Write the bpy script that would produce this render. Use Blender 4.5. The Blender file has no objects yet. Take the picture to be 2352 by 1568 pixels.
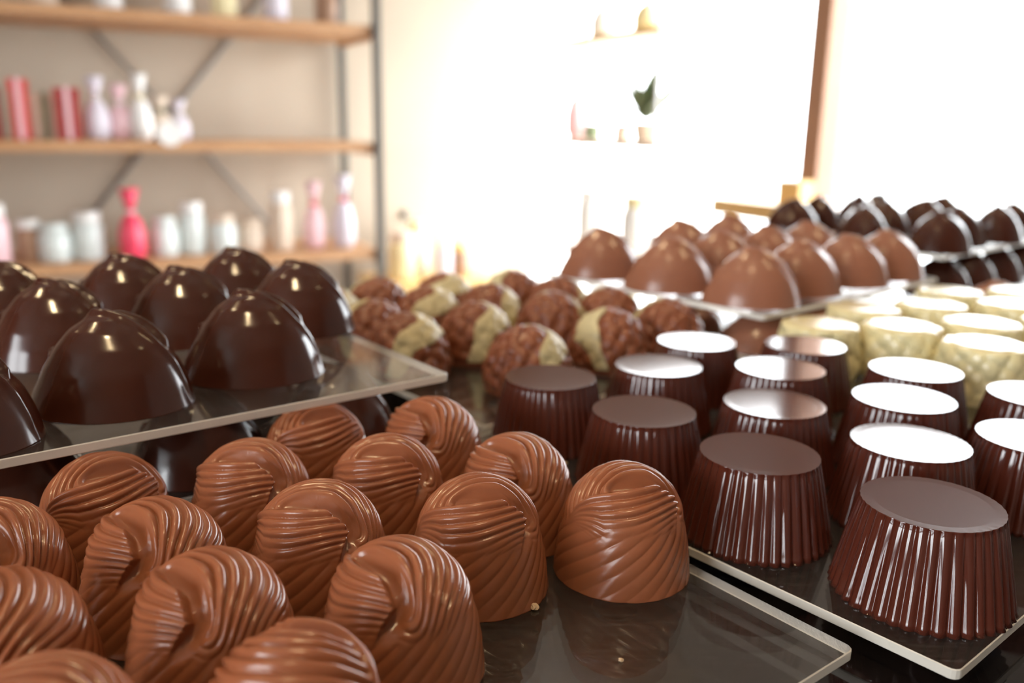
import bpy, bmesh, math, random
import numpy as np
from mathutils import Vector, Matrix

sc = bpy.context.scene
C = sc.collection
pi = math.pi
Z0 = 0.9          # top of the lower display trays above the floor
MM = 0.001

# ------------------------------------------------------------------ camera
cam_d = bpy.data.cameras.new('camera')
cam = bpy.data.objects.new('camera', cam_d)
C.objects.link(cam)
cam_d.sensor_width = 36.0
cam_d.lens = 2000.0 / 2352.0 * 36.0
rt = Vector((0.99987202, 0.003865, 0.01552406))
fw = Vector((0.0, 0.97037764, -0.24159311))
up = -Vector((0.01599795, -0.24156219, -0.97025346))
cam.matrix_world = Matrix(((rt.x, up.x, -fw.x, 0), (rt.y, up.y, -fw.y, 0), (rt.z, up.z, -fw.z, Z0 + .0865), (0, 0, 0, 1)))
cam_d.clip_start = 0.005
cam_d.clip_end = 60
cam_d.dof.use_dof = True
cam_d.dof.focus_distance = 0.158
cam_d.dof.aperture_fstop = 12
cam_d.dof.aperture_blades = 7
sc.camera = cam

# ------------------------------------------------------------------ view, world, daylight
vs = sc.view_settings
vs.view_transform = 'Standard'
vs.look = 'None'
vs.gamma = 1
vs.use_curve_mapping = False
vs.exposure = 0.42
sc.cycles.max_bounces = 10
sc.cycles.diffuse_bounces = 5
sc.cycles.glossy_bounces = 6
sc.cycles.transparent_max_bounces = 16
sc.cycles.use_denoising = True
sc.cycles.sample_clamp_indirect = 6
sc.cycles.blur_glossy = 0.5

w = bpy.data.worlds.new('overcast_daylight')
sc.world = w
w.use_nodes = True
bg = w.node_tree.nodes['Background']
bg.inputs[0].default_value = (0.93, 0.97, 1.0, 1)
bg.inputs[1].default_value = 11.0

# room frame: K is the corner between the rack wall and the window wall
K = Vector((0.044, 3.65, 0))
U = Vector((-0.891, -0.454, 0))     # along the rack wall, away from the window
E = Vector((0.454, -0.891, 0))      # along the window wall, towards the viewer
LW, LE, HC = 4.6, 5.6, 2.55         # room length along U, along E, ceiling height


def rm(u, e, z):
    p = K + U * u + E * e
    return Vector((p.x, p.y, z))


def area(name, loc, direction, sx, sy, power, col, portal=False, spread=None):
    l = bpy.data.lights.new(name, 'AREA')
    l.shape = 'RECTANGLE'
    l.size, l.size_y = sx, sy
    l.energy = power
    l.color = col
    if portal:
        l.cycles.is_portal = True
    if spread:
        l.spread = spread
    o = bpy.data.objects.new(name, l)
    C.objects.link(o)
    o.location = loc
    o.rotation_euler = Vector(direction).to_track_quat('-Z', 'Y').to_euler()
    return o


# openings in the walls: (along, along, sill, head)
WIN_R = (-0.11, 2.75, 0.22, 1.655)    # in the window wall, along E
WIN_L = (3.2, 5.2, 0.85, 2.35)      # in the far left wall, along E
area('window_daylight_portal_right', rm(-0.03, (WIN_R[0] + WIN_R[1]) / 2, (WIN_R[2] + WIN_R[3]) / 2), U, WIN_R[1] - WIN_R[0], WIN_R[3] - WIN_R[2], 1, (1, 1, 1), True)
area('window_daylight_portal_left', rm(LW + 0.03, (WIN_L[0] + WIN_L[1]) / 2, (WIN_L[2] + WIN_L[3]) / 2), -U, WIN_L[1] - WIN_L[0], WIN_L[3] - WIN_L[2], 1, (1, 1, 1), True)

# ------------------------------------------------------------------ materials


def mat(name, col, rough=0.5, metal=0.0, spec=0.5, sss=0.0, sss_r=(1, .3, .15), sss_s=.002, coat=0.0, noise=None, bump=None, trans=0.0, emis=None, emis_s=0.0, coat_r=.05):
    m = bpy.data.materials.new(name)
    m.use_nodes = True
    nt = m.node_tree
    b = nt.nodes['Principled BSDF']
    b.inputs['Base Color'].default_value = (*col, 1)
    b.inputs['Roughness'].default_value = rough
    b.inputs['Metallic'].default_value = metal
    b.inputs['Specular IOR Level'].default_value = spec
    b.inputs['Subsurface Weight'].default_value = sss
    b.inputs['Subsurface Radius'].default_value = sss_r
    b.inputs['Subsurface Scale'].default_value = sss_s
    b.inputs['Coat Weight'].default_value = coat
    b.inputs['Coat Roughness'].default_value = coat_r
    b.inputs['Transmission Weight'].default_value = trans
    if emis:
        b.inputs['Emission Color'].default_value = (*emis, 1)
        b.inputs['Emission Strength'].default_value = emis_s
    tc = nt.nodes.new('ShaderNodeTexCoord')
    if noise:                                    # (scale, other colour, amount)
        n = nt.nodes.new('ShaderNodeTexNoise')
        n.inputs['Scale'].default_value = noise[0]
        n.inputs['Detail'].default_value = 5
        nt.links.new(tc.outputs['Object'], n.inputs['Vector'])
        r = nt.nodes.new('ShaderNodeMapRange')
        r.inputs['From Min'].default_value = .35
        r.inputs['From Max'].default_value = .65
        r.inputs['To Max'].default_value = noise[2]
        nt.links.new(n.outputs['Fac'], r.inputs['Value'])
        mx = nt.nodes.new('ShaderNodeMix')
        mx.data_type = 'RGBA'
        mx.inputs['A'].default_value = (*col, 1)
        mx.inputs['B'].default_value = (*noise[1], 1)
        nt.links.new(r.outputs['Result'], mx.inputs['Factor'])
        nt.links.new(mx.outputs['Result'], b.inputs['Base Color'])
    if bump:                                     # (scale, strength, distance)
        n = nt.nodes.new('ShaderNodeTexNoise')
        n.inputs['Scale'].default_value = bump[0]
        n.inputs['Detail'].default_value = 4
        nt.links.new(tc.outputs['Object'], n.inputs['Vector'])
        bp = nt.nodes.new('ShaderNodeBump')
        bp.inputs['Strength'].default_value = bump[1]
        bp.inputs['Distance'].default_value = bump[2]
        nt.links.new(n.outputs['Fac'], bp.inputs['Height'])
        nt.links.new(bp.outputs['Normal'], b.inputs['Normal'])
    return m


M_MILK = mat('milk_chocolate', (.300, .102, .047), .24, spec=.5, sss=.15, sss_s=.0015, noise=(90, (.29, .098, .043), .6), bump=(1500, .03, .0003))
M_MILK2 = mat('milk_chocolate_dome', (.31, .130, .078), .24, spec=.6, noise=(60, (.28, .11, .065), .6))
M_DARK = mat('dark_chocolate', (.052, .0135, .0075), .16, spec=.55, noise=(60, (.062, .018, .010), .6), bump=(350, .04, .0004))
M_CUP = mat('dark_fluted_chocolate', (.070, .0150, .0085), .09, spec=.7, noise=(70, (.080, .019, .011), .6))
M_RASP = mat('milk_raspberry_chocolate', (.250, .078, .036), .30, spec=.5, noise=(80, (.21, .062, .028), .6))
M_CREAM = mat('white_chocolate_band', (.62, .55, .33), .42, noise=(120, (.56, .48, .27), .8))
M_WHITE = mat('white_chocolate', (.80, .72, .42), .18, spec=.6, noise=(80, (.76, .66, .36), .8))


def fresnel_both_sides(nt, ior):
    """same reflectance entering and leaving a thin clear sheet"""
    f = nt.nodes.new('ShaderNodeFresnel')
    g = nt.nodes.new('ShaderNodeNewGeometry')
    r = nt.nodes.new('ShaderNodeMapRange')
    r.inputs['To Min'].default_value = ior
    r.inputs['To Max'].default_value = 1 / ior
    nt.links.new(g.outputs['Backfacing'], r.inputs['Value'])
    nt.links.new(r.outputs['Result'], f.inputs[0])
    return f


def acrylic():
    m = bpy.data.materials.new('clear_acrylic')
    m.use_nodes = True
    nt = m.node_tree
    nt.nodes.clear()
    L = nt.links.new
    out = nt.nodes.new('ShaderNodeOutputMaterial')
    tr = nt.nodes.new('ShaderNodeBsdfTransparent')
    tr.inputs[0].default_value = (.95, .95, .95, 1)
    gl = nt.nodes.new('ShaderNodeBsdfGlossy')
    gl.inputs['Roughness'].default_value = .035
    gl.inputs['Color'].default_value = (1, 1, 1, 1)
    df = nt.nodes.new('ShaderNodeBsdfDiffuse')
    df.inputs[0].default_value = (.75, .74, .72, 1)
    fr = fresnel_both_sides(nt, 1.6)
    # fine scuffs and dust: thin stretched noise
    tc = nt.nodes.new('ShaderNodeTexCoord')
    mp = nt.nodes.new('ShaderNodeMapping')
    mp.inputs['Scale'].default_value = (90, 900, 90)
    mp.inputs['Rotation'].default_value = (0, 0, .5)
    n = nt.nodes.new('ShaderNodeTexNoise')
    n.inputs['Scale'].default_value = 1.5
    n.inputs['Detail'].default_value = 6
    L(tc.outputs['Object'], mp.inputs['Vector'])
    L(mp.outputs['Vector'], n.inputs['Vector'])
    r = nt.nodes.new('ShaderNodeMapRange')
    r.inputs['From Min'].default_value = .50
    r.inputs['From Max'].default_value = .78
    r.inputs['To Min'].default_value = .015
    r.inputs['To Max'].default_value = .05
    L(n.outputs['Fac'], r.inputs['Value'])
    m1 = nt.nodes.new('ShaderNodeMixShader')
    m2 = nt.nodes.new('ShaderNodeMixShader')
    L(r.outputs['Result'], m1.inputs[0])
    L(tr.outputs[0], m1.inputs[1])
    L(df.outputs[0], m1.inputs[2])
    L(fr.outputs[0], m2.inputs[0])
    L(m1.outputs[0], m2.inputs[1])
    L(gl.outputs[0], m2.inputs[2])
    L(m2.outputs[0], out.inputs[0])
    return m


M_ACR = acrylic()
M_EDGE = mat('sawn_acrylic_edge', (.80, .76, .68), .35, trans=.25, bump=(1200, .15, .0003))
M_TABLE = mat('black_glass_counter', (.006, .005, .005), .06, spec=.6)
M_CRUMB = mat('chocolate_crumb', (.62, .46, .30), .8)
M_WOOD = mat('oiled_pine_board', (.56, .32, .16), .5, noise=(7, (.47, .25, .12), .8))
M_BRACE = mat('pale_grey_steel', (.26, .24, .22), .5)
M_STEEL = mat('grey_painted_steel', (.085, .08, .07), .5)
M_WALL = mat('cream_plaster', (.53, .455, .36), .9, bump=(40, .05, .002))
M_WALLW = mat('white_plaster', (.46, .42, .38), .9)
M_WALLB = mat('brown_back_wall', (.22, .165, .13), .8)
M_CEIL = mat('white_ceiling', (.50, .47, .45), .9)
M_FLOOR = mat('worn_floorboards', (.26, .16, .09), .5, noise=(4, (.20, .12, .065), .8))
M_FRAME = mat('brown_window_frame', (.42, .22, .125), .5, noise=(6, (.36, .18, .10), .7))
M_SILL = mat('honey_wood_sill', (.80, .52, .20), .45, noise=(6, (.70, .44, .16), .7))
M_PAVE = mat('pale_pavement', (.6, .6, .58), .9)

# ------------------------------------------------------------------ object helpers


def mesh_from(name, V, F, mats, smooth=True, mi=None):
    me = bpy.data.meshes.new(name)
    me.from_pydata([tuple(v) for v in V], [], [tuple(f) for f in F])
    for m in (mats if isinstance(mats, (list, tuple)) else [mats]):
        me.materials.append(m)
    if smooth:
        me.polygons.foreach_set('use_smooth', [True] * len(me.polygons))
    if mi is not None:
        me.polygons.foreach_set('material_index', list(mi))
    me.update()
    return me


def link(name, me, parent=None, loc=(0, 0, 0), rz=0.0):
    o = bpy.data.objects.new(name, me)
    C.objects.link(o)
    o.location = loc
    o.rotation_euler = (0, 0, rz)
    if parent:
        o.parent = parent
    return o


def tag(o, label, cat, group=None):
    o['label'] = label
    o['category'] = cat
    if group:
        o['group'] = group
    return o


def struct(o):
    o['kind'] = 'structure'
    return o


def copy_tree(o, loc=None, rz=None):
    c = o.copy()
    C.objects.link(c)
    if loc is not None:
        c.location = loc
    if rz is not None:
        c.rotation_euler = (0, 0, rz)
    for ch in list(o.children):
        k = ch.copy()
        C.objects.link(k)
        k.parent = c
        for g in list(ch.children):
            d = g.copy()
            C.objects.link(d)
            d.parent = k
    return c


def grid_mesh(P, close_bottom=True):
    """P: (ns, nf, 3), row 0 collapses to the apex, last row is the base rim"""
    ns, nf = P.shape[:2]
    V = [P[0].mean(axis=0)]
    V += [p for row in P[1:] for p in row]
    F = []
    for j in range(nf):
        F.append((0, 1 + j, 1 + (j + 1) % nf))
    for i in range(ns - 2):
        a, b = 1 + i * nf, 1 + (i + 1) * nf
        for j in range(nf):
            j2 = (j + 1) % nf
            F.append((a + j, b + j, b + j2, a + j2))
    if close_bottom:
        a = 1 + (ns - 2) * nf
        F.append(tuple(a + j for j in reversed(range(nf))))
    return V, F


def profile(pts, s):
    pts = np.array(pts, float)
    d = np.r_[0, np.cumsum(np.hypot(*np.diff(pts, axis=0).T))]
    L = d[-1]
    # smooth the polyline by resampling with a small kernel
    t = np.linspace(0, L, 400)
    r = np.interp(t, d, pts[:, 0])
    z = np.interp(t, d, pts[:, 1])
    k = np.hanning(41)
    k /= k.sum()
    rp = np.r_[-r[1:41][::-1], r, 2 * r[-1] - r[-41:-1][::-1]]
    zp = np.r_[z[1:41][::-1], z, 2 * z[-1] - z[-41:-1][::-1]]
    r = np.convolve(rp, k, 'same')[40:-40]
    z = np.convolve(zp, k, 'same')[40:-40]
    r[0] = 0
    z += pts[-1, 1] - z[-1]
    R = np.interp(s * L, t, r)
    Zz = np.interp(s * L, t, z)
    dr = np.gradient(r, t)
    dz = np.gradient(z, t)
    nr = -np.interp(s * L, t, dz)
    nz = np.interp(s * L, t, dr)
    m = np.hypot(nr, nz)
    return R, Zz, nr / m, nz / m


def dome(pts, ns, nf, disp, ax=1.0, ay=1.0, spow=1.0):
    s1 = np.linspace(0, 1, ns) ** spow
    f1 = np.linspace(0, 2 * pi, nf, endpoint=False)
    S, Fi = np.meshgrid(s1, f1, indexing='ij')
    R, Zz, nr, nz = profile(pts, S)
    D = disp(S, Fi, S * np.cos(Fi), S * np.sin(Fi))
    D[0] = D[0].mean()
    r = R + nr * D
    z = np.maximum(Zz + nz * D, 0)
    z[-1] = 0
    P = np.stack([r * np.cos(Fi) * ax, r * np.sin(Fi) * ay, z], -1) * MM
    return P


def sstep(x):
    x = np.clip(x, 0, 1)
    return x * x * (3 - 2 * x)


def box_verts(x0, x1, y0, y1, z0, z1):
    return [(x0, y0, z0), (x1, y0, z0), (x1, y1, z0), (x0, y1, z0), (x0, y0, z1), (x1, y0, z1), (x1, y1, z1), (x0, y1, z1)]


BF = [(3, 2, 1, 0), (4, 5, 6, 7), (0, 1, 5, 4), (1, 2, 6, 5), (2, 3, 7, 6), (3, 0, 4, 7)]


def boxes(bl, bevel=0.0):
    """bl: list of (x0,x1,y0,y1,z0,z1) in one mesh"""
    bm = bmesh.new()
    for b in bl:
        vs_ = [bm.verts.new(v) for v in box_verts(*b)]
        for f in BF:
            bm.faces.new([vs_[i] for i in f])
    if bevel:
        bmesh.ops.bevel(bm, geom=list(bm.edges), offset=bevel, segments=2, affect='EDGES', profile=.6)
    return bm


def obj_bm(name, bm, m, parent=None, loc=(0, 0, 0), rz=0.0, smooth=False):
    me = bpy.data.meshes.new(name)
    bm.to_mesh(me)
    bm.free()
    for k in (m if isinstance(m, (list, tuple)) else [m]):
        me.materials.append(k)
    if smooth:
        me.polygons.foreach_set('use_smooth', [True] * len(me.polygons))
    return link(name, me, parent, loc, rz)


def lathe(name, pts, m, parent=None, loc=(0, 0, 0), n=32, smooth=True):
    V, F = [], []
    for (r, z) in pts:
        for j in range(n):
            a = 2 * pi * j / n
            V.append((r * math.cos(a), r * math.sin(a), z))
    for i in range(len(pts) - 1):
        for j in range(n):
            j2 = (j + 1) % n
            F.append((i * n + j, i * n + j2, (i + 1) * n + j2, (i + 1) * n + j))
    F.append(tuple(range(n))[::-1])
    F.append(tuple((len(pts) - 1) * n + j for j in range(n)))
    return link(name, mesh_from(name, V, F, m, smooth), parent, loc)


def bar(bm, a, b, r, n=10):
    a, b = Vector(a), Vector(b)
    d = (b - a)
    q = d.to_track_quat('Z', 'Y').to_matrix().to_4x4()
    mt = Matrix.Translation((a + b) / 2) @ q
    bmesh.ops.create_cone(bm, cap_ends=True, segments=n, radius1=r, radius2=r, depth=d.length, matrix=mt)


# ================================================================== THE ROOM
ang = math.atan2(E.y, E.x)      # local x = E, local y = -U
RM = K                           # room pieces are modelled in (e, -u) axes and turned by ang


def room_obj(name, bl, m, bevel=0, parent=None):
    """boxes given as (e0,e1,u0,u1,z0,z1) in room axes"""
    bm = boxes([(b[0], b[1], -b[3], -b[2], b[4], b[5]) for b in bl], bevel)
    if parent:
        return obj_bm(name, bm, m, parent)
    return obj_bm(name, bm, m, None, (K.x, K.y, 0), ang)


T = .12
struct(room_obj('floor', [(-T, LE + T, -T, LW + T, -.1, 0)], M_FLOOR))
struct(room_obj('ceiling', [(-T, LE + T, -T, LW + T, HC, HC + .1)], M_CEIL))
struct(room_obj('wall_rack_side', [(-T, 0, 0, LW + T, 0, HC)], M_WALL))
struct(room_obj('wall_behind_viewer', [(LE, LE + T, -T, LW + T, 0, HC)], M_WALLB))
a0, a1, b0, b1 = WIN_R
struct(room_obj('wall_window_side', [(a1, LE, -T, 0, 0, HC), (a0, a1, -T, 0, 0, b0), (a0, a1, -T, 0, b1, HC)], M_WALLW))
a0, a1, b0, b1 = WIN_L
struct(room_obj('wall_far_left', [(0, a0, LW, LW + T, 0, HC), (a1, LE, LW, LW + T, 0, HC), (a0, a1, LW, LW + T, 0, b0), (a0, a1, LW, LW + T, b1, HC)], M_WALLB))


def pane_mat():
    m = bpy.data.materials.new('window_glass')
    m.use_nodes = True
    nt = m.node_tree
    nt.nodes.clear()
    out = nt.nodes.new('ShaderNodeOutputMaterial')
    tr = nt.nodes.new('ShaderNodeBsdfTransparent')
    gl = nt.nodes.new('ShaderNodeBsdfGlossy')
    gl.inputs['Roughness'].default_value = .01
    fr = fresnel_both_sides(nt, 1.45)
    mx = nt.nodes.new('ShaderNodeMixShader')
    nt.links.new(fr.outputs[0], mx.inputs[0])
    nt.links.new(tr.outputs[0], mx.inputs[1])
    nt.links.new(gl.outputs[0], mx.inputs[2])
    nt.links.new(mx.outputs[0], out.inputs[0])
    return m


M_GLASS = pane_mat()
# shop window on the right: outer frame, one brown mullion, pane, honey wood sill
a0, a1, b0, b1 = WIN_R
win = struct(room_obj('window_1', [(a0, a0 + .012, -.09, -.03, b0, b1), (a1 - .05, a1, -.09, -.03, b0, b1), (a0, a1, -.09, -.03, b0, b0 + .05), (a0, a1, -.09, -.03, b1 - .05, b1)], M_WALLW))
mu = room_obj('window_mullion', [(1.518, 1.582, -.09, .0, b0, b1)], M_FRAME, .004, parent=win)
pn = room_obj('window_pane', [(a0 + .01, a1 - .04, -.064, -.058, b0 + .04, b1 - .04)], M_GLASS, parent=win)
sl = room_obj('window_sill', [(a0, a1 + .06, -.03, .10, b0 - .035, b0)], M_SILL, .004, parent=win)
lg = room_obj('window_ledge', [(1.30, 1.60, -.02, .10, .755, .80), (1.50, 1.58, -.02, .05, .80, .86)], M_SILL, .004, parent=win)
a0, a1, b0, b1 = WIN_L
win2 = struct(room_obj('window_2', [(a0, a0 + .06, LW + .03, LW + .09, b0, b1), (a1 - .06, a1, LW + .03, LW + .09, b0, b1), (a0, a1, LW + .03, LW + .09, b0, b0 + .06), (a0, a1, LW + .03, LW + .09, b1 - .06, b1), ((a0 + a1) / 2 - .03, (a0 + a1) / 2 + .03, LW + .03, LW + .09, b0, b1)], M_WALLW))
room_obj('window_pane', [(a0 + .05, a1 - .05, LW + .055, LW + .061, b0 + .05, b1 - .05)], M_GLASS, parent=win2)
struct(room_obj('ground_outside', [(-12, 16, -14, -T - .02, -.25, -.05), (-12, 16, LW + T + .02, 18, -.25, -.05)], M_PAVE))

# ceiling spotlights: small warm lamps on the ceiling (real lamps, each its own housing)
M_LAMP = mat('lamp_housing', (.7, .7, .68), .4)
M_BULB = mat('warm_bulb', (1, .8, .5), .5, emis=(1.0, .72, .36), emis_s=60.0)
spots = [((1.5, 2.2), 'above the counter near the shop window'), ((2.3, 2.5), 'above the left of the counter'), ((1.9, 3.5), 'behind the viewer on the ceiling'), ((0.7, 3.3), 'nearest the shop window'), ((0.75, .55), 'in the corner by the rack wall'), ((3.0, 1.4), 'in front of the shelf rack')]
for k, ((u_, e_), wh) in enumerate(spots):
    p = rm(u_, e_, HC)
    t = bpy.data.objects.new('ceiling_spotlight', None)
    C.objects.link(t)
    t.location = p
    tag(t, 'small round white ceiling spotlight ' + wh, 'lamp', 'ceiling spotlights')
    lathe('lamp_housing', [(.045, 0), (.045, -.06), (.040, -.075), (.036, -.075), (.034, -.05)], M_LAMP, t)
    sp = bpy.data.lights.new('spot_lamp', 'SPOT')
    sp.energy = 3 if k == 4 else (120 if k == 5 else 22)
    sp.color = (1.0, .90, .82) if k == 5 else (1.0, .74, .42)
    sp.spot_size = math.radians(70)
    sp.spot_blend = .8
    sp.shadow_soft_size = .03
    so = bpy.data.objects.new('spot_lamp', sp)
    C.objects.link(so)
    so.parent = t
    so.location = (0, 0, -.085)
    if k == 4:
        so.rotation_euler = (rm(0.55, 0, 2.0) - (p + Vector((0, 0, -.085)))).to_track_quat('-Z', 'Y').to_euler()
    lathe('bulb', [(.030, -.052), (.031, -.064), (.022, -.074), (.004, -.078)], M_BULB, t)

# ================================================================== TRAYS
# two square-ish systems of clear acrylic trays, turned about 128-130 degrees
A1 = math.radians(130.3)
A2 = math.radians(128.2)
O1 = np.array([74.5, 126.5])
O2 = np.array([60.0, 133.0])
O3 = np.array([-16.0, 216.5])


def fr(O, a, p, q, right=True):
    """tray axes: p along direction a, q to the right (cups) or left (swirls) of it; mm"""
    d = np.array([math.cos(a), math.sin(a)])
    n = np.array([math.sin(a), -math.cos(a)]) if right else np.array([-math.sin(a), math.cos(a)])
    return O + d * p + n * q


def tray(O, a, p0, p1, q0, q1, ztop, right, label, th=2.0, feet=True, ins=((18, 21), (18, 21))):
    cs = [fr(O, a, p, q, right) for p, q in ((p0, q0), (p1, q0), (p1, q1), (p0, q1))]
    cen = sum(cs) / 4
    bm = bmesh.new()
    sgn = 1 if right else -1
    top, bot = [], []
    # rounded corners, 1.6 mm
    ring = []
    for i in range(4):
        c, pr, nx = cs[i], cs[i - 1], cs[(i + 1) % 4]
        d1 = (pr - c) / np.linalg.norm(pr - c)
        d2 = (nx - c) / np.linalg.norm(nx - c)
        r = 1.6
        o = c + d1 * r + d2 * r
        for t in np.linspace(0, 1, 5):
            v = -(d2 * (1 - t) + d1 * t)
            v = v / np.linalg.norm(v)
            ring.append(o + v * r)
    vt = [bm.verts.new(((p[0] - cen[0]) * MM, (p[1] - cen[1]) * MM, 0)) for p in ring]
    f = bm.faces.new(vt)
    bm.normal_update()
    if f.normal.z < 0:
        f.normal_flip()
    ext = bmesh.ops.extrude_face_region(bm, geom=[f])
    vv = [g for g in ext['geom'] if isinstance(g, bmesh.types.BMVert)]
    bmesh.ops.translate(bm, verts=vv, vec=(0, 0, -th * MM))
    bmesh.ops.recalc_face_normals(bm, faces=bm.faces)
    hor = [e for e in bm.edges if abs(e.verts[0].co.z - e.verts[1].co.z) < 1e-7]
    bmesh.ops.bevel(bm, geom=hor, offset=.18 * MM, segments=1, affect='EDGES')
    bm.normal_update()
    for fc in bm.faces:
        fc.material_index = 0 if abs(fc.normal.z) > .9 else 1
    o = obj_bm('acrylic_tray', bm, [M_ACR, M_EDGE], None, (cen[0] * MM, cen[1] * MM, Z0 + ztop * MM))
    tag(o, label, 'tray')
    if feet:
        for (p, q) in ((p0 + ins[0][0], q0 + ins[0][1]), (p1 - 18, q0 + 18), (p1 - 18, q1 - 18), (p0 + 18, q1 - 18)):
            c = fr(O, a, p, q, right)
            lathe('foot', [(.0045, -.004), (.0048, -.0035), (.004, -th * MM)], M_FOOT, o, ((c[0] - cen[0]) * MM, (c[1] - cen[1]) * MM, 0), 20)
    return o


M_FOOT = mat('dark_rubber_foot', (.02, .02, .02), .5)
ZT2 = 17.8      # the raised tray of milk domes at the right sits lower
ZT = 23.8       # top of the upper tier trays
tray(O1, A1, 0, 141, 0, 129, 0, True, 'clear acrylic tray carrying the fluted dark chocolates')
tray(O2, A2, 0, 122, 0, 190, 0, False, 'clear acrylic tray carrying the swirled milk chocolates', ins=((44, 14), 0))
tray(O2, A2, 129, 215, 9, 200, 0, False, 'clear lower tray in shade beneath the stacked tray of dark domes')
tray(O3, A2, 0, 130, 0, 200, ZT, False, 'clear raised tray with pale edge carrying the big dark domes', feet=False)
tray(O1, A1, 142.5, 292, 13, 143.5, 0, True, 'clear tray under the knobbly milk chocolates with white bands')
tray(O1, A1, 20, 131.5, 129.8, 300, 0, True, 'clear tray under the ivory white chocolates')
tray(O1, A1, 133, 300, 144.5, 296, 0, True, 'clear lower tray beneath the raised tray of milk domes')
tray(O1, A1, 136.3, 263, 142.7, 287, ZT2, True, 'clear raised tray carrying the milk chocolate domes', feet=False)
tray(O1, A1, 100, 300, 302, 500, 0, True, 'clear far tray at the right under dark domes')
tray(O1, A1, 150, 300, 322, 480, ZT, True, 'clear raised far tray at the right carrying dark domes', feet=False)

# counter: black glass top on a dark cabinet
cab = bpy.data.objects.new('display_counter', None)
C.objects.link(cab)
cc = fr(O1, A1, 140, 110)
cab.location = (cc[0] * MM, cc[1] * MM, 0)
cab.rotation_euler = (0, 0, A1)                 # local x along the trays' p axis, local y against their q axis
tag(cab, 'long display counter with glossy black glass top beneath all the trays', 'counter')
M_CAB = mat('dark_counter_body', (.035, .028, .024), .5)
obj_bm('glass_top', boxes([(-.24, .20, -.42, .44, Z0 - .006 - .02, Z0 - .006)], .002), M_TABLE, cab)
obj_bm('cabinet_body', boxes([(-.22, .18, -.40, .42, .08, Z0 - .0262), (-.19, .15, -.37, .39, 0, .08)], .002), M_CAB, cab)

# ================================================================== SWIRLED MILK CHOCOLATES
SW = [(0, 21.0), (3.6, 20.6), (6.6, 19.1), (9.2, 16.6), (10.9, 13.4), (11.9, 9.6), (12.8, 5), (13.4, 0)]


def swirl_disp(S, Fi, X, Y):
    cx, cy, ra, rb = .135, -.165, .275, .092
    rot = math.radians(13)
    dx, dy = X - cx, Y - cy
    ex = (dx * math.cos(rot) + dy * math.sin(rot)) / ra
    ey = (-dx * math.sin(rot) + dy * math.cos(rot)) / rb
    rho = np.hypot(ex, ey) + 1e-6
    dist = np.hypot(dx, dy) * (1 - 1 / rho)      # distance outside the facet's rim

    def rid(p, k=.75):
        return np.abs(np.sin(pi * p)) ** k

    # back lobe: ridges arching round the facet
    pit = .074 - .014 * sstep((X - .1) / .35)
    back = .92 * rid(dist / pit, .8) * (1 - .35 * sstep((dist - .25) / .15)) + .15
    # facet sloping down towards the crest of the front lobe
    low_ = np.clip((.0 - ey) * .5 + .5, 0, 1)
    fac = -1.75 * (1 - np.clip(rho, 0, 1) ** 2.2) ** .8
    D = np.where(rho < 1, fac + .15, back)
    # crescent: the facet runs on as a groove round the right side
    pts = np.array([(.27, -.125), (.36, -.13), (.43, -.19), (.465, -.28), (.47, -.38), (.44, -.50)])
    dep = np.array([1.0, 1.4, 1.45, 1.25, .8, 0.1])
    wid = np.array([.080, .085, .075, .065, .055, .05])
    G = np.zeros_like(D)
    for i in range(len(pts) - 1):
        a, b = pts[i], pts[i + 1]
        ab = b - a
        t = np.clip(((X - a[0]) * ab[0] + (Y - a[1]) * ab[1]) / (ab @ ab), 0, 1)
        d = np.hypot(X - a[0] - t * ab[0], Y - a[1] - t * ab[1])
        g = (dep[i] * (1 - t) + dep[i + 1] * t) * np.exp(-(d / (wid[i] * (1 - t) + wid[i + 1] * t)) ** 2)
        G = np.maximum(G, g)
    # front lobe
    g = -.245 + 1.5 * np.clip(X + .06, 0, 1) ** 2 + .22 * np.clip(-X - .13, 0, 1)
    tip = np.where(X < .10, 9, -.168 - 2.2 * np.clip(X - .36, 0, 1))
    edge = np.minimum(g, tip)
    inL = sstep((edge - Y) / .020 + .5)
    pitch = .062 * np.clip((X + .62) / .40, .35, 1)
    qf = (g - Y) / pitch
    lobe = .45 + .85 * rid(qf + .02, .8) * (1 - .7 * sstep((S - .38) / .13)) + .35 * np.exp(-((edge - Y) / .06) ** 2)
    wl = sstep((X + .60) / .25)
    lobe = lobe * wl + .3 * (1 - wl)
    flat = np.where(rho < 1, .15, back)
    top = np.minimum(D, flat * (1 - np.clip(G * 1.2, 0, 1)) - G) * (1 - inL) + lobe * inL
    # wall: soft spiral grooves
    al = 1.7 * (np.clip(S - .40, 0, 1) / .60) ** .8
    ph = 22 * (Fi + al) / (2 * pi) + .35 * np.sin(2 * Fi + 1)
    wall = .30 * rid(ph, .55) * (1 - .5 * sstep((S - .7) / .3)) * (.3 + .7 * sstep((S - .50) / .14)) + .2
    wm = sstep((S - .44) / .18)
    out = top * (1 - wm) + wall * wm
    out += .03 * np.sin(9 * Fi) * sstep((S - .9) / .1)
    return out


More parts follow.
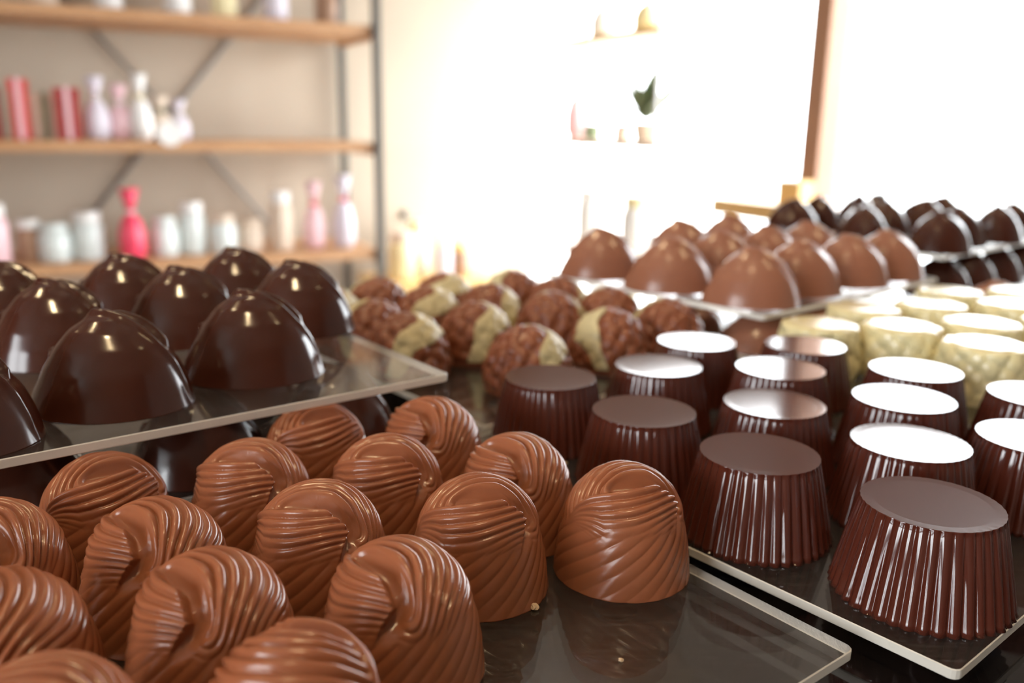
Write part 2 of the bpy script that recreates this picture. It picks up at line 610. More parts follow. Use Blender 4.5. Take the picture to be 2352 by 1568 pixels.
P = dome(SW, 170, 360, swirl_disp)
V, F = grid_mesh(P)
me_sw = mesh_from('swirl_chocolate', V, F, M_MILK)
swirls = [
    (22.7, 159.9, 0, 'milk swirl nearest the fluted dark chocolates, rightmost on its tray'),
    (-5.9, 152.6, -6, 'milk swirl just left of the rightmost one, its foot mirrored in the tray'),
    (-17.3, 125.8, -62, 'large sharp milk swirl in the front centre, crest slanting down to the right'),
    (-35.2, 148.4, -22, 'milk swirl behind the left of the big front centre swirl, crest nearly level'),
    (-26.3, 173.7, -14, 'milk swirl in the middle of the third row, level crest and tall back'),
    (1.5, 175.8, -64, 'milk swirl just in front of the fluted cups, notch at its top left'),
    (-19.2, 200.6, -66, 'farthest right milk swirl, below the corner of the raised tray'),
    (-46.4, 195.6, 22, 'farthest left milk swirl with ridged crest, behind under the raised tray edge'),
    (-53.9, 169.6, -22, 'milk swirl under the middle of the raised tray edge, level ridged crest'),
    (-62.0, 139.6, -60, 'milk swirl at left with deep notch and bright glint on its facet'),
    (-46.0, 121.0, -62, 'large milk swirl left of the front centre one, jagged left crest'),
    (-80.8, 160.6, 30, 'milk swirl tucked under the left of the raised tray, crest rising right'),
    (-90.0, 138.0, -28, 'milk swirl cut by the left picture edge, above the lower left one'),
    (-74.2, 113.6, -75, 'lower left milk swirl with many upright ridges, cut by the picture edge'),
    (-28.0, 99.5, 150, 'out of focus milk swirl cut off at the bottom centre left'),
    (-57.0, 92.5, -15, 'out of focus milk swirl cut off at the bottom left'),
]
for k, (x, y, r, lb) in enumerate(swirls):
    o = link('swirl_chocolate', me_sw, None, (x * MM, y * MM, Z0 + .00002), math.radians(r))
    tag(o, lb, 'chocolate', 'swirled milk chocolates')

# ================================================================== FLUTED DARK CHOCOLATES
def fluted(R0, R1, H, N, amp, seed):
    rng = random.Random(seed)
    nf = N * 12
    f = np.linspace(0, 2 * pi, nf, endpoint=False)
    jit = np.array([rng.uniform(-.12, .12) for _ in range(N)])
    wj = np.array([rng.uniform(-.16, .16) for _ in range(N)])
    ph = f * N / (2 * pi) + np.interp(f, np.linspace(0, 2 * pi, N + 1), np.r_[wj, wj[0]])
    ja = 1 + np.interp(f, np.linspace(0, 2 * pi, N + 1), np.r_[jit, jit[0]]) * 1.5
    w = np.abs(np.sin(pi * ph)) ** .8                 # rounded pleats, sharp valleys
    rows = []
    rows.append([(0, 0, H - .10)] * nf)
    for t in np.linspace(.15, 1, 7)[:-1]:
        zz = H - .10 * (1 - t * t)
        rows.append([((R1 - .35) * t * math.cos(a), (R1 - .35) * t * math.sin(a), zz) for a in f])
    rows.append([((R1 - .12 + .12 * ww) * math.cos(a), (R1 - .12 + .12 * ww) * math.sin(a), H + .02) for a, ww in zip(f, w)])
    nt_ = 18
    for i in range(nt_ + 1):
        t = i / nt_
        r = R1 + (R0 - R1) * (t ** .93)
        am = amp * (.35 + .65 * t)
        z = H - .25 - (H - .25) * t
        drop = 0
        rr = r - am + am * w * ja
        if i == nt_:
            rr = rr + .18
        rows.append([(rj * math.cos(a), rj * math.sin(a), z) for rj, a in zip(rr, f)])
    return np.array(rows) * MM


me_cup = []
for sd in range(3):
    P = fluted(16.7, 12.7, 18.4, 40, .78, sd)
    V, F = grid_mesh(P)
    me = mesh_from('fluted_chocolate', V, F, M_CUP)
    # keep the flat top crisp
    for p in me.polygons:
        if p.normal.z > .9:
            p.use_smooth = False
    me_cup.append(me)
cups = [
    (79.9, 152.8, 'largest fluted dark chocolate, nearest at the lower right corner of its tray'),
    (54.0, 177.5, 'fluted dark chocolate just right of the rightmost milk swirl'),
    (90.3, 185.8, 'fluted dark chocolate directly behind the largest one, top half white with glare'),
    (32.9, 205.1, 'fluted dark chocolate with matt beige top behind the rightmost milk swirl'),
    (10.9, 233.4, 'leftmost fluted dark chocolate, golden glint on its top rim'),
    (43.3, 247.8, 'fluted dark chocolate behind the beige topped one, in front of a knobbly chocolate'),
    (60.7, 277.9, 'fluted dark chocolate with white top, back left of its tray'),
    (67.4, 212.8, 'fluted dark chocolate in the middle of its tray, top streaked white'),
    (78.9, 246.7, 'fluted dark chocolate with a grey post mirrored across its white top'),
    (95.4, 275.5, 'farthest fluted dark chocolate, below the ivory chocolates'),
    (118.8, 247.0, 'fluted dark chocolate with pinkish white top in front of the ivory chocolates'),
    (103.2, 218.9, 'fluted dark chocolate with bluish white top, third from the front at right'),
    (121.5, 190.1, 'fluted dark chocolate cut by the right picture edge, nearer one'),
    (141.8, 223.5, 'fluted dark chocolate cut by the right picture edge, farther one'),
]
for k, (x, y, lb) in enumerate(cups):
    o = link('fluted_chocolate', me_cup[k % 3], None, (x * MM, y * MM, Z0 + .00002), k * 1.37)
    tag(o, lb, 'chocolate', 'fluted dark chocolates')

# ================================================================== BIG DOMES (dark and milk)
DM = [(0, 20.8), (4, 19.8), (7.8, 17.4), (11.2, 13.9), (14.2, 9.4), (16.4, 4.7), (17.9, 0)]


def poly_dist(X, Y, pts):
    best = np.full_like(X, 9.0)
    tt = np.zeros_like(X)
    n = len(pts) - 1
    for i in range(n):
        a, b = np.array(pts[i]), np.array(pts[i + 1])
        ab = b - a
        t = np.clip(((X - a[0]) * ab[0] + (Y - a[1]) * ab[1]) / (ab @ ab), 0, 1)
        d = np.hypot(X - a[0] - t * ab[0], Y - a[1] - t * ab[1])
        m = d < best
        best = np.where(m, d, best)
        tt = np.where(m, (i + t) / n, tt)
    return best, tt


def dome_disp(S, Fi, X, Y):
    # fold running from the apex down the right flank, a second lip behind it, a nick on the left
    d1, t1 = poly_dist(X, Y, [(-.08, .0), (.10, -.01), (.32, -.03), (.58, -.03), (.85, .02), (1.0, .06)])
    d2, t2 = poly_dist(X, Y, [(-.06, .03), (.08, .14), (.28, .17), (.46, .12), (.52, .04)])
    d3, t3 = poly_dist(X, Y, [(-.02, .06), (.15, .07), (.34, .06), (.47, .03)])
    D = 1.15 * np.exp(-(d1 / .05) ** 2) * (1 - .75 * t1)
    D += 1.5 * np.exp(-(d2 / .05) ** 2) * np.sin(pi * np.clip(t2 * .8 + .15, 0, 1))
    D -= 1.3 * np.exp(-(d3 / .045) ** 2)
    d4, t4 = poly_dist(X, Y, [(-.50, -.10), (-.56, -.02), (-.60, .08)])
    D += .8 * np.exp(-(d4 / .05) ** 2)
    d5, t5 = poly_dist(X, Y, [(-.45, -.08), (-.50, .02), (-.52, .10)])
    D -= .7 * np.exp(-(d5 / .03) ** 2)
    # flatter left flank, fuller right flank
    D += .8 * sstep((X - .1) / .6) * sstep((1 - S) / .4) - .7 * sstep((-X - .2) / .6) * np.sin(pi * S)
    D += .12 * np.sin(3 * Fi + 1) * S
    return D


P = dome(DM, 110, 220, dome_disp, 1.0, .86)
V, F = grid_mesh(P)
me_dd = mesh_from('domed_chocolate', V, F, M_DARK)
me_md = me_dd.copy()
for v in me_md.vertices:
    v.co.z *= .95
me_md.name = 'domed_milk_chocolate'
me_md.materials.clear()
me_md.materials.append(M_MILK2)

domes = [
    (-90.5, 188.5, ZT, 0, 'big dark dome in the front centre of the raised left tray'),
    (-66.5, 214.5, ZT, 2, 'big dark dome nearest the pale corner of the raised left tray'),
    (-67.0, 264.0, ZT, -3, 'big dark dome rightmost on the raised left tray, mirrored at its edge'),
    (-97.0, 249.5, ZT, 3, 'big dark dome in the middle of the raised left tray'),
    (-122.5, 226.0, ZT, 0, 'big dark dome with golden glints on its crest, second from the left edge'),
    (-124.0, 272.0, ZT, 5, 'dark dome in the back row, below the red jar on the shelf'),
    (-93.5, 289.5, ZT, 0, 'farthest dark dome on the raised left tray, centre back'),
    (-154.5, 256.0, ZT, 0, 'dark dome at the left picture edge in the back row'),
    (-112.0, 163.0, ZT, 0, 'dark dome cut by the left picture edge above the tray edge'),
    (-80.0, 208.5, 0, 10, 'shaded dark dome under the raised left tray, left of centre'),
    (-50.0, 232.5, 0, -5, 'shaded dark dome under the raised left tray, near its corner'),
    (-113.0, 184.5, 0, 4, 'shaded dark dome under the raised left tray, at the far left'),
    (-86.0, 262.0, 0, 4, 'dark dome deep in the shade between the two left trays'),
]
for (x, y, z, r, lb) in domes:
    o = link('domed_chocolate', me_dd, None, (x * MM, y * MM, Z0 + z * MM + .00002), math.radians(r))
    tag(o, lb, 'chocolate', 'large dark domes on the left')
mdomes = [
    (np.array((88, 319)) * 1.096, ZT2, 'milk dome nearest the front corner of the raised right tray, bright spot on top'),
    (fr(O1, A1, 196.4, 158.0), ZT2, 'milk dome left of the corner one on the raised right tray'),
    (fr(O1, A1, 238.1, 158.0), ZT2, 'hazy milk dome at the left end of the raised right tray'),
    (fr(O1, A1, 158.1, 198.5), ZT2, 'milk dome second along the near edge of the raised right tray'),
    (fr(O1, A1, 199.7, 197.4), ZT2, 'milk dome in the second row behind the corner one, raised right tray'),
    (fr(O1, A1, 157.0, 236.9), ZT2, 'milk dome third along the near edge of the raised right tray'),
    (fr(O1, A1, 199.7, 235.8), ZT2, 'milk dome in the second row under the foot of the window post'),
    (fr(O1, A1, 155.9, 269.8), ZT2, 'milk dome last along the near edge of the raised right tray'),
    (fr(O1, A1, 199.7, 272.0), ZT2, 'milk dome in the second row at the right end of the raised right tray'),
    (fr(O1, A1, 242.5, 221.5), ZT2, 'milk dome in the third row of the raised right tray, left one'),
    (fr(O1, A1, 242.5, 263.2), ZT2, 'milk dome in the third row of the raised right tray, right one'),
    (fr(O1, A1, 151, 162), 0, 'shaded milk dome under the front corner of the raised right tray'),
    (fr(O1, A1, 151, 199), 0, 'shaded milk dome under the raised right tray beside the ivory chocolates'),
    (fr(O1, A1, 190, 163), 0, 'shaded milk dome further back under the raised right tray'),
    (fr(O1, A1, 122, 320), 0, 'reddish brown milk dome at the right edge behind the ivory chocolates'),
]
for i, (p, z, lb) in enumerate(mdomes):
    o = link('domed_chocolate', me_md, None, (p[0] * MM, p[1] * MM, Z0 + z * MM + .00002), math.radians(-20 + 7 * (i % 4)))
    o.scale = (1.096,) * 3 if z else (1, 1, .74)
    tag(o, lb, 'chocolate', 'milk chocolate domes on the right')
fard = []
for i, e1 in enumerate((162, 205, 250)):
    for j, e2 in enumerate((325, 362, 400, 438)):
        fard.append((e1 + (j % 2) * 6, e2))
rowsn = ['front', 'middle', 'back']
coln = ['leftmost', 'second from left', 'third from left', 'rightmost']
for i, (e1, e2) in enumerate(fard):
    p = fr(O1, A1, e1, e2 + 14)
    o = link('domed_chocolate', me_dd, None, (p[0] * MM, p[1] * MM, Z0 + ZT * MM + .00002), .4 * i)
    tag(o, f'far blurred dark dome on the raised tray at right, {rowsn[i // 4]} row, {coln[i % 4]}', 'chocolate', 'far dark domes at right')
for i, (e1, e2) in enumerate([(162, 330), (162, 368), (162, 406), (162, 444)]):
    p = fr(O1, A1, e1 - 2, e2 + 12)
    o = link('domed_chocolate', me_dd, None, (p[0] * MM, p[1] * MM, Z0 + .00002), .5 * i)
    tag(o, f'far dark dome in the shade beneath the raised far tray, {coln[i]}', 'chocolate', 'far dark domes at right')

# ================================================================== KNOBBLY MILK CHOCOLATES WITH WHITE BANDS
def knob_pts(n, seed, top=1.0):
    rng = random.Random(seed)
    pts = []
    g = pi * (3 - 5 ** .5)
    for i in range(n):
        z = 1 - (i + .5) / n * 1.0
        r = math.sqrt(max(0, 1 - z * z))
        a = g * i + rng.uniform(-.12, .12)
        pts.append((r * math.cos(a), r * math.sin(a), z))
    return np.array(pts)


def knob_disp(n, amp, seed, smin=0.0, smax=.97):
    kp = knob_pts(n, seed)

    def f(S, Fi, X, Y):
        th = S * pi / 2
        D3 = np.stack([np.sin(th) * np.cos(Fi), np.sin(th) * np.sin(Fi), np.cos(th)], -1)
        dot = np.einsum('ijk,nk->ijn', D3, kp).max(axis=-1)
        a = np.arccos(np.clip(dot, -1, 1))
        ra = math.sqrt(2.0 / n) * 1.05
        h = np.sqrt(np.clip(1 - (a / ra) ** 2, 0, 1))
        return amp * h * sstep((smax - S) / .1) * (sstep((S - smin) / .08) if smin > 0 else 1)
    return f


RP = [(0, 20.3), (4, 19.7), (8, 17.6), (11.2, 14.3), (13.2, 10.0), (14.3, 5.0), (14.8, 0)]
kd = knob_disp(72, 1.5, 4)
S1 = 70
NF = 190
P = dome(RP, S1, NF, kd)
V, F = grid_mesh(P)
me_rp = mesh_from('knobbly_chocolate', V, F, M_RASP)


def band_mesh():
    P2 = dome(RP, S1, NF, lambda S, Fi, X, Y: kd(S, Fi, X, Y) * .55 + .75)
    s1 = np.linspace(0, 1, S1)
    f1 = np.linspace(0, 2 * pi, NF, endpoint=False)
    V, F, idx = [], [], {}
    ok = np.zeros((S1, NF), bool)
    for i in range(S1):
        for j in range(NF):
            x, y = s1[i] * math.cos(f1[j]), s1[i] * math.sin(f1[j])
            c = x - .28 + .22 * y * y * 3 + .04 * math.sin(9 * y)
            ok[i, j] = abs(c) < .20 + .03 * math.sin(14 * y + 1) and s1[i] < .93
    def vid(i, j):
        j %= NF
        if (i, j) not in idx:
            idx[(i, j)] = len(V)
            V.append(tuple(P2[i, j]))
        return idx[(i, j)]
    for i in range(1, S1 - 1):
        for j in range(NF):
            if ok[i, j] and ok[i + 1, j] and ok[i, (j + 1) % NF] and ok[i + 1, (j + 1) % NF]:
                F.append((vid(i, j), vid(i + 1, j), vid(i + 1, j + 1), vid(i, j + 1)))
    me = mesh_from('white_chocolate_band', V, F, M_CREAM)
    return me


me_bd = band_mesh()
rasps = [
    (5.5, 283.5, 30, 'knobbly milk chocolate nearest the viewer, behind the leftmost fluted one'),
    (-37.0, 300.0, 0, 'knobbly chocolate with broad white band beside the raised left tray corner'),
    (-14.0, 322.0, 15, 'knobbly milk chocolate second from the left in the front rows'),
    (-53.0, 323.0, 140, 'knobbly chocolate almost covered in white, at the edge of the last dark dome'),
    (36.0, 314.0, 150, 'knobbly milk chocolate with two white streaks, right of the nearest one'),
    (60.5, 334.0, 100, 'rightmost knobbly chocolate, thick white band, beside the shaded milk dome'),
    (-35.0, 352.0, -10, 'knobbly chocolate with white spot at its right, third row'),
    (16.0, 345.0, 70, 'knobbly chocolate with wide white streak across, centre of the group'),
    (-10.0, 361.0, 40, 'plain looking knobbly milk chocolate in the centre back'),
    (40.0, 357.0, 90, 'knobbly chocolate under the raised right tray edge with white crest'),
    (-31.0, 386.0, -30, 'small far knobbly chocolate at the back of its tray, dark top'),
    (-59.0, 372.0, 110, 'far knobbly chocolate with white top at the left back'),
    (0.0, 398.0, 150, 'farthest knobbly chocolate, white blob on its left'),
    (20.0, 380.0, 60, 'far knobbly chocolate with pale streak, left of the raised right tray'),
    (-76.0, 350.0, 60, 'far knobbly chocolate half hidden by the rightmost dark dome'),
]
for k, (x, y, r, lb) in enumerate(rasps):
    o = link('knobbly_chocolate', me_rp, None, (x * MM, y * MM, Z0 + .00002), math.radians(r))
    b = link('white_chocolate_band', me_bd, o)
    b['label'] = 'cream coloured white chocolate band over the knobs'
    tag(o, lb, 'chocolate', 'knobbly milk chocolates with white bands')

# ================================================================== IVORY WHITE CHOCOLATES
WP = [(0, 19.0), (6, 19.0), (11.0, 18.9), (12.6, 17.9), (13.2, 14), (13.7, 8), (14.0, 4), (14.0, 0)]
wd = knob_disp(70, 1.2, 9, smin=.36, smax=.99)
P = dome(WP, 80, 190, wd)
V, F = grid_mesh(P)
me_wh = mesh_from('ivory_chocolate', V, F, M_WHITE)
whites = [
    (157.5, 281, 'ivory chocolate nearest the viewer with a large gleaming flat top'),
    (173, 314, 'ivory chocolate with gleaming flat top, second from the front'),
    (140.5, 307, 'ivory chocolate with pinkish top in the middle of the front rows'),
    (111.5, 308, 'leftmost ivory chocolate, behind the farthest fluted dark one'),
    (139, 338, 'ivory chocolate just under the bright edge of the raised right tray'),
    (170, 348, 'ivory chocolate in the middle of the third row'),
    (205, 351, 'ivory chocolate with gleaming top at the right picture edge, third row'),
    (205, 318, 'ivory chocolate at the right picture edge, second row'),
    (193, 379, 'ivory chocolate in the back row below the corner of the raised right tray'),
    (226, 381, 'ivory chocolate in the back row at the right'),
]
for k, (x, y, lb) in enumerate(whites):
    o = link('ivory_chocolate', me_wh, None, (x * MM, y * MM, Z0 + .00002), 1.1 * k)
    tag(o, lb, 'chocolate', 'ivory white chocolates')

# crumbs on the trays
bm = bmesh.new()
bmesh.ops.create_icosphere(bm, subdivisions=2, radius=.0006)
rng = random.Random(5)
for v in bm.verts:
    v.co *= rng.uniform(.7, 1.25)
    v.co.z *= .7
me_cr = bpy.data.meshes.new('chocolate_crumb')
bm.to_mesh(me_cr)
bm.free()
me_cr.materials.append(M_CRUMB)
crumbs = [(4.9, 143.6, 1.3, 'pale crumb at the right foot of the second milk swirl'),
          (14.5, 214.5, .9, 'pale crumb between the leftmost fluted chocolate and a milk swirl'),
          (38.0, 231.0, 1.1, 'pale crumb between the leftmost and second fluted chocolates'),
          (19.0, 128.0, .7, 'tiny pale crumb on the empty front of the swirl tray')]
for (x, y, s_, lb) in crumbs:
    o = link('chocolate_crumb', me_cr, None, (x * MM, y * MM, Z0 + .00045 * s_), x)
    o.scale = (s_, s_, s_)
    tag(o, lb, 'crumb', 'crumbs on the trays')

# ================================================================== SHELF RACK
RO = Vector((-.444, 2.9, 0))        # front right post
RU = U
RW = Vector((-.454, .891, 0))
rack = bpy.data.objects.new('shelf_rack', None)
C.objects.link(rack)
rack.location = RO
ra_ = math.atan2(-RU.y, -RU.x)      # local x points right along the rack, local y into the wall
rack.rotation_euler = (0, 0, ra_)
tag(rack, 'tall open rack of pine shelves on grey steel posts against the cream wall', 'shelving')
RL, RD = 1.55, .40
ZS = [.20, Z0 + .0865 - .413, Z0 + .0865 - .063, Z0 + .0865 + .297, 1.66]
TH = .030
for z in ZS:
    bm = boxes([(-RL, -.004, .01, RD - .01, z - TH, z)], .002)
    obj_bm('shelf_board', bm, M_WOOD, rack)
for (x, y) in ((0, 0), (0, RD), (-RL, 0), (-RL, RD)):
    bm = boxes([(x - .012, x + .012, y - .012, y + .012, 0, 1.95)], .001)
    obj_bm('post', bm, M_STEEL, rack)
for z in ZS:
    bm = boxes([(-.010, .010, .012, RD - .012, z - TH - .012, z - TH)], .001)
    obj_bm('side_rail', bm, M_WOOD, rack)
cz = Z0 + .0915
for (dx) in (1, -1):
    bm = bmesh.new()
    bar(bm, (-.584 - dx * .60, RD + .023 + .0105 * dx, cz - .72), (-.584 + dx * .52, RD + .023 + .0105 * dx, cz + .64), .0075)
    obj_bm('cross_brace', bm, M_BRACE, rack, smooth=True)


def rk(u_, w_, z):
    p = RO + RU * u_ + RW * w_
    return (p.x, p.y, z)


M_RED = mat('red_card', (.62, .045, .04), .45)
M_DRED = mat('deep_red_card', (.36, .045, .04), .5)
M_PINK = mat('pink_cellophane', (.86, .58, .62), .3)
M_HOT = mat('raspberry_pink', (.85, .07, .14), .3)
M_LID = mat('white_lid', (.85, .85, .83), .4)
M_JAR = mat('frosted_mint_jar', (.68, .74, .72), .25)
M_BEI = mat('beige_wrap', (.70, .58, .46), .5)
M_LIL = mat('lilac_wrap', (.70, .66, .74), .4)
M_GRN = mat('leaf_green', (.20, .25, .14), .6)
M_YEL = mat('yellow_wrap', (.85, .76, .45), .5)
M_BRN = mat('brown_wrap', (.35, .2, .12), .5)


def gift_box(u_, w_, z, sx, sy, sz, m, m2, label, rz=0):
    t = bpy.data.objects.new('gift_box', None)
    C.objects.link(t)
    t.location = rk(u_, w_, z)
    t.rotation_euler = (0, 0, ra_ + rz)
    obj_bm('box_body', boxes([(-sx / 2, sx / 2, -sy / 2, sy / 2, 0, sz * .8)], .002), m, t)
    obj_bm('box_lid', boxes([(-sx / 2 - .002, sx / 2 + .002, -sy / 2 - .002, sy / 2 + .002, sz * .8, sz)], .002), m, t)
    obj_bm('ribbon', boxes([(-.007, .007, -sy / 2 - .004, sy / 2 + .004, 0, sz + .002)], .0005), m2, t)
    tag(t, label, 'box', 'gift boxes on the rack')


def jar(u_, w_, z, r, h, mb, ml, label, xy=None):
    t = bpy.data.objects.new('sweet_jar', None)
    C.objects.link(t)
    t.location = rk(u_, w_, z) if xy is None else (xy[0], xy[1], z)
    lathe('jar_body', [(r * .9, 0), (r, .006), (r, h * .68), (r * .8, h * .78), (r * .72, h * .8)], mb, t)
    lathe('jar_lid', [(r * .80, h * .8), (r * .84, h * .82), (r * .84, h * .97), (r * .78, h)], ml, t)
    tag(t, label, 'jar', 'sweet jars on the rack')


def bag(u_, w_, z, r, h, mb, mt, label, xy=None):
    """cellophane sweet bag tied at the neck with a flared top"""
    t = bpy.data.objects.new('sweet_bag', None)
    C.objects.link(t)
    t.location = rk(u_, w_, z) if xy is None else (xy[0], xy[1], z)
    lathe('bag_body', [(r * .7, 0), (r, h * .10), (r * 1.02, h * .35), (r * .75, h * .55), (r * .24, h * .66)], mb, t, n=20)
    lathe('bow', [(r * .30, h * .64), (r * .42, h * .67), (r * .30, h * .70)], mt, t, n=16)
    lathe('bag_top', [(r * .24, h * .69), (r * .45, h * .80), (r * .75, h)], mb, t, n=14)
    tag(t, label, 'sweet bag', 'tied sweet bags on the rack')


z1, z2, z3 = ZS[1], ZS[2], ZS[3]
# middle shelf
gift_box(1.10, .12, z2, .07, .06, .14, M_DRED, M_BRN, 'deep red box at the left picture edge on the middle shelf')
gift_box(1.015, .10, z2, .045, .06, .165, M_RED, M_PINK, 'tall bright red box second from the left on the middle shelf')
gift_box(.955, .13, z2, .055, .05, .13, M_BEI, M_GRN, 'beige and green box between red boxes on the middle shelf')
gift_box(.895, .10, z2, .065, .06, .145, M_DRED, M_PINK, 'dark red box beside the pale lilac bag on the middle shelf')
bag(.820, .12, z2, .035, .18, M_LIL, M_LID, 'pale lilac tied bag right of the red boxes')
bag(.755, .14, z2, .035, .16, M_PINK, M_LID, 'faint pink tied bag on the middle shelf')
bag(.700, .12, z2, .032, .19, M_LID, M_YEL, 'tall white tied bag on the middle shelf')
bag(.640, .16, z2, .032, .13, M_BEI, M_GRN, 'low beige tied bag left of the white ball')
bag(.585, .18, z2, .030, .12, M_LIL, M_LID, 'small grey lilac bag behind the white ball')
ball = bpy.data.meshes.new('price_tag')
o = obj_bm('price_tag', boxes([(-.038, .038, -.0015, .0015, -.036, .036)], .0012), M_LID, None, rk(.635, -.006, z2 + .022), ra_)
tag(o, 'small round white tag on the front edge of the middle shelf', 'tag')
# round it
me = o.data
bm = bmesh.new()
bmesh.ops.create_cone(bm, cap_ends=True, segments=40, radius1=.036, radius2=.036, depth=.003, matrix=Matrix.Rotation(pi / 2, 4, 'X'))
bm.to_mesh(me)
bm.free()
# lower shelf
jar(1.12, .12, z1, .040, .17, M_PINK, M_LID, 'pink jar with white lid at the left end of the lower shelf')
jar(1.03, .14, z1, .035, .12, M_BRN, M_LID, 'small brown jar at the left of the lower shelf')
jar(.965, .12, z1, .046, .11, M_JAR, M_JAR, 'low mint jar left of the pink bag, outer one')
jar(.875, .12, z1, .045, .14, M_JAR, M_LID, 'mint jar with white lid left of the pink bag')
bag(.755, .08, z1, .038, .21, M_HOT, M_PINK, 'raspberry pink bag with pale pink top on the lower shelf')
jar(.660, .12, z1, .040, .12, M_JAR, M_JAR, 'frosted jar right of the raspberry pink bag')
jar(.575, .14, z1, .040, .16, M_JAR, M_LID, 'tall frosted jar with white lid in the middle of the lower shelf')
jar(.485, .12, z1, .042, .12, M_JAR, M_BEI, 'frosted jar with beige lid on the lower shelf')
jar(.395, .14, z1, .038, .10, M_BEI, M_BEI, 'low beige jar on the lower shelf')
jar(.300, .12, z1, .036, .19, M_BEI, M_LID, 'tall beige jar with bright white lid on the lower shelf')
bag(.190, .12, z1, .036, .22, M_PINK, M_HOT, 'tall pale pink bag left of the back post')
bag(.095, .10, z1, .036, .24, M_LIL, M_HOT, 'tall lilac and pink bag at the right end of the lower shelf')
# top shelf in view
jar(1.08, .12, z3, .04, .14, M_BEI, M_LID, 'beige jar at the left end of the upper shelf')
jar(.93, .12, z3, .04, .12, M_BEI, M_BEI, 'plain beige jar on the upper shelf')
jar(.76, .12, z3, .038, .12, M_LID, M_LID, 'white jar on the left half of the upper shelf')
jar(.575, .10, z3, .038, .13, M_LID, M_PINK, 'white jar with pink lid on the upper shelf')
jar(.44, .12, z3, .038, .12, M_YEL, M_LID, 'yellow jar on the upper shelf')
jar(.29, .10, z3, .038, .14, M_LIL, M_LID, 'lilac white jar on the right half of the upper shelf')
jar(.125, .12, z3, .035, .13, M_BRN, M_RED, 'brown jar with red lid at the right end of the upper shelf')

# goods on a low table against the wall right of the rack
tb = bpy.data.objects.new('side_table', None)
C.objects.link(tb)
tb.location = rm(.52, .22, -.10)
tb.rotation_euler = (0, 0, ang)
tag(tb, 'low pale wooden side table against the wall right of the rack', 'table')
obj_bm('table_top', boxes([(-.16, .16, -.22, .22, .50, .53)], .003), M_SILL, tb)
for (x, y) in ((-.13, -.19), (.13, -.19), (-.13, .19), (.13, .19)):
    obj_bm('leg', boxes([(x - .02, x + .02, y - .02, y + .02, .10, .50)], .002), M_SILL, tb)
for (u_, e_, r, h, mb, ml, lb) in ((.62, .22, .05, .17, M_YEL, M_BEI, 'pale yellow jar at the left of the side table'), (.53, .14, .042, .20, M_LID, M_YEL, 'white jar with yellow lid in the middle of the side table'), (.47, .25, .035, .14, M_LIL, M_LID, 'grey lilac jar on the side table'), (.40, .24, .040, .12, M_BRN, M_SILL, 'small amber brown jar at the right of the side table')):
    p = rm(u_, e_, .43)
    jar(0, 0, .43, r, h, mb, ml, lb, (p.x, p.y))
p = rm(.53, .004, .64)
o = link('wall_hook', None if False else mesh_from('wall_hook', *grid_mesh(dome([(0, 14), (10, 12), (16, 6), (18, 0)], 10, 24, lambda S, Fi, X, Y: S * 0)), M_STEEL), None, (p.x, p.y, p.z), 0)
o.rotation_euler = Vector((E.x, E.y, 0)).to_track_quat('Z', 'Y').to_euler()
tag(o, 'small dark round knob on the cream wall right of the rack', 'hook')

# window display shelf: thin boards on a pale frame standing in the shop window
ws = bpy.data.objects.new('window_display_stand', None)
C.objects.link(ws)
ws.location = rm(.12, .85, 0)
ws.rotation_euler = (0, 0, ang)
tag(ws, 'white display stand with thin beige shelves standing in the shop window', 'stand')
for z in (.60, Z0 + .045, Z0 + .355):
    obj_bm('shelf_board', boxes([(-.33, .33, -.10, .08, z - .02, z)], .002), M_SILL if z > 1.2 else M_BEI, ws)
for x in (-.33, .33):
    for y in (-.09, .07):
        obj_bm('post', boxes([(x - .005, x + .005, y - .005, y + .005, 0, 1.45)], .001), M_LID, ws)


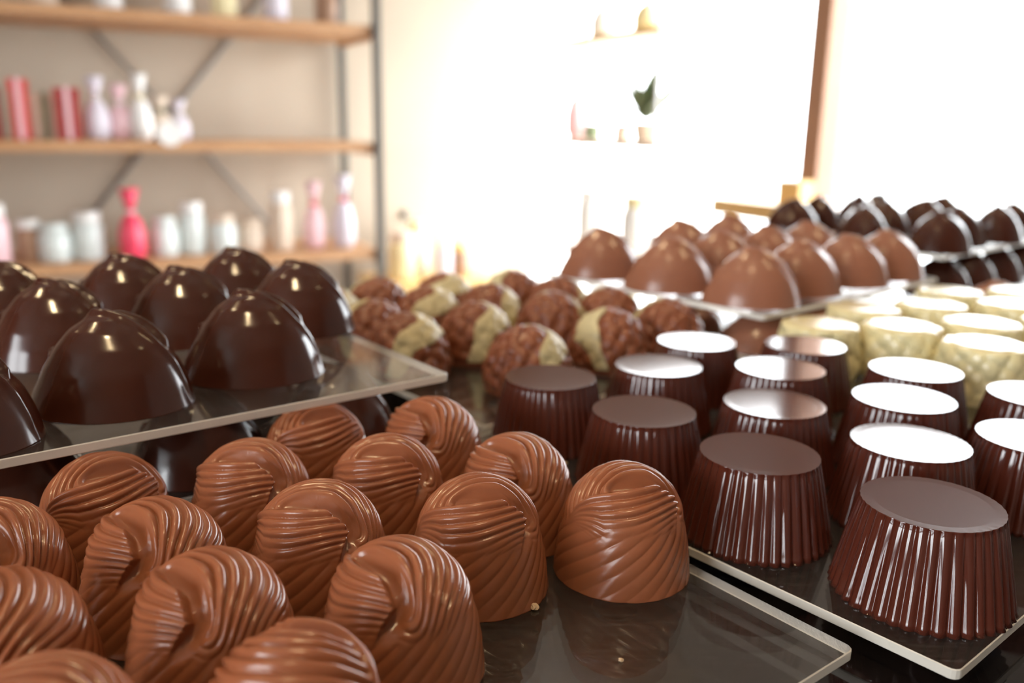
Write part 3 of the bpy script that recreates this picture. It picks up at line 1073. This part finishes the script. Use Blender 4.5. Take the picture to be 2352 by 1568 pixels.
def wd_(e_, u_=.12):
    p = rm(u_, e_, 0)
    return (p.x, p.y)


zz = Z0 + .045
bag(0, 0, zz, .040, .22, M_PINK, M_BEI, 'pale pink tied bag on the middle shelf of the window stand, nearest the corner', wd_(.60))
jar(0, 0, zz, .030, .05, M_GRN, M_GRN, 'low green pot on the middle shelf of the window stand', wd_(.70))
jar(0, 0, zz, .028, .05, M_BEI, M_HOT, 'low beige pot with magenta lid on the window stand', wd_(.88))
# potted plant
gx = wd_(1.00)
t = bpy.data.objects.new('potted_plant', None)
C.objects.link(t)
t.location = (gx[0], gx[1], zz)
lathe('pot', [(.030, 0), (.040, .05), (.043, .055), (.038, .056)], M_BEI, t)
rng = random.Random(3)
for k in range(11):
    bm = bmesh.new()
    a = k * 2.4
    tilt = .25 + .06 * k
    L = .15 + .02 * (k % 3)
    prev = None
    for i in range(6):
        s_ = i / 5
        rr = .01 + L * math.sin(tilt) * s_
        zz_ = .06 + L * math.cos(tilt) * s_ - .02 * s_ * s_
        wv = .028 * math.sin(pi * min(1, s_ + .08))
        c = Vector((rr * math.cos(a), rr * math.sin(a), zz_))
        n_ = Vector((-math.sin(a), math.cos(a), 0)) * wv
        pr = (bm.verts.new(c - n_), bm.verts.new(c + n_ + Vector((0, 0, .002))))
        if prev:
            bm.faces.new((prev[0], prev[1], pr[1], pr[0]))
        prev = pr
    bmesh.ops.solidify(bm, geom=list(bm.faces), thickness=.0012)
    obj_bm('leaf', bm, M_GRN, t, smooth=True)
tag(t, 'small green plant in a beige pot on the window stand', 'plant')
bag(0, 0, Z0 + .355, .04, .15, M_LID, M_LID, 'white tied bag on the top shelf of the window stand', wd_(.74))
bag(0, 0, Z0 + .355, .04, .13, M_YEL, M_LID, 'yellow tied bag on the top shelf of the window stand', wd_(.98))
jar(0, 0, .60, .05, .18, M_LID, M_LID, 'white jar on the bottom shelf of the window stand, nearer the corner', wd_(.72))
jar(0, 0, .60, .05, .18, M_LID, M_YEL, 'white jar with yellow lid on the bottom shelf of the window stand', wd_(.98))
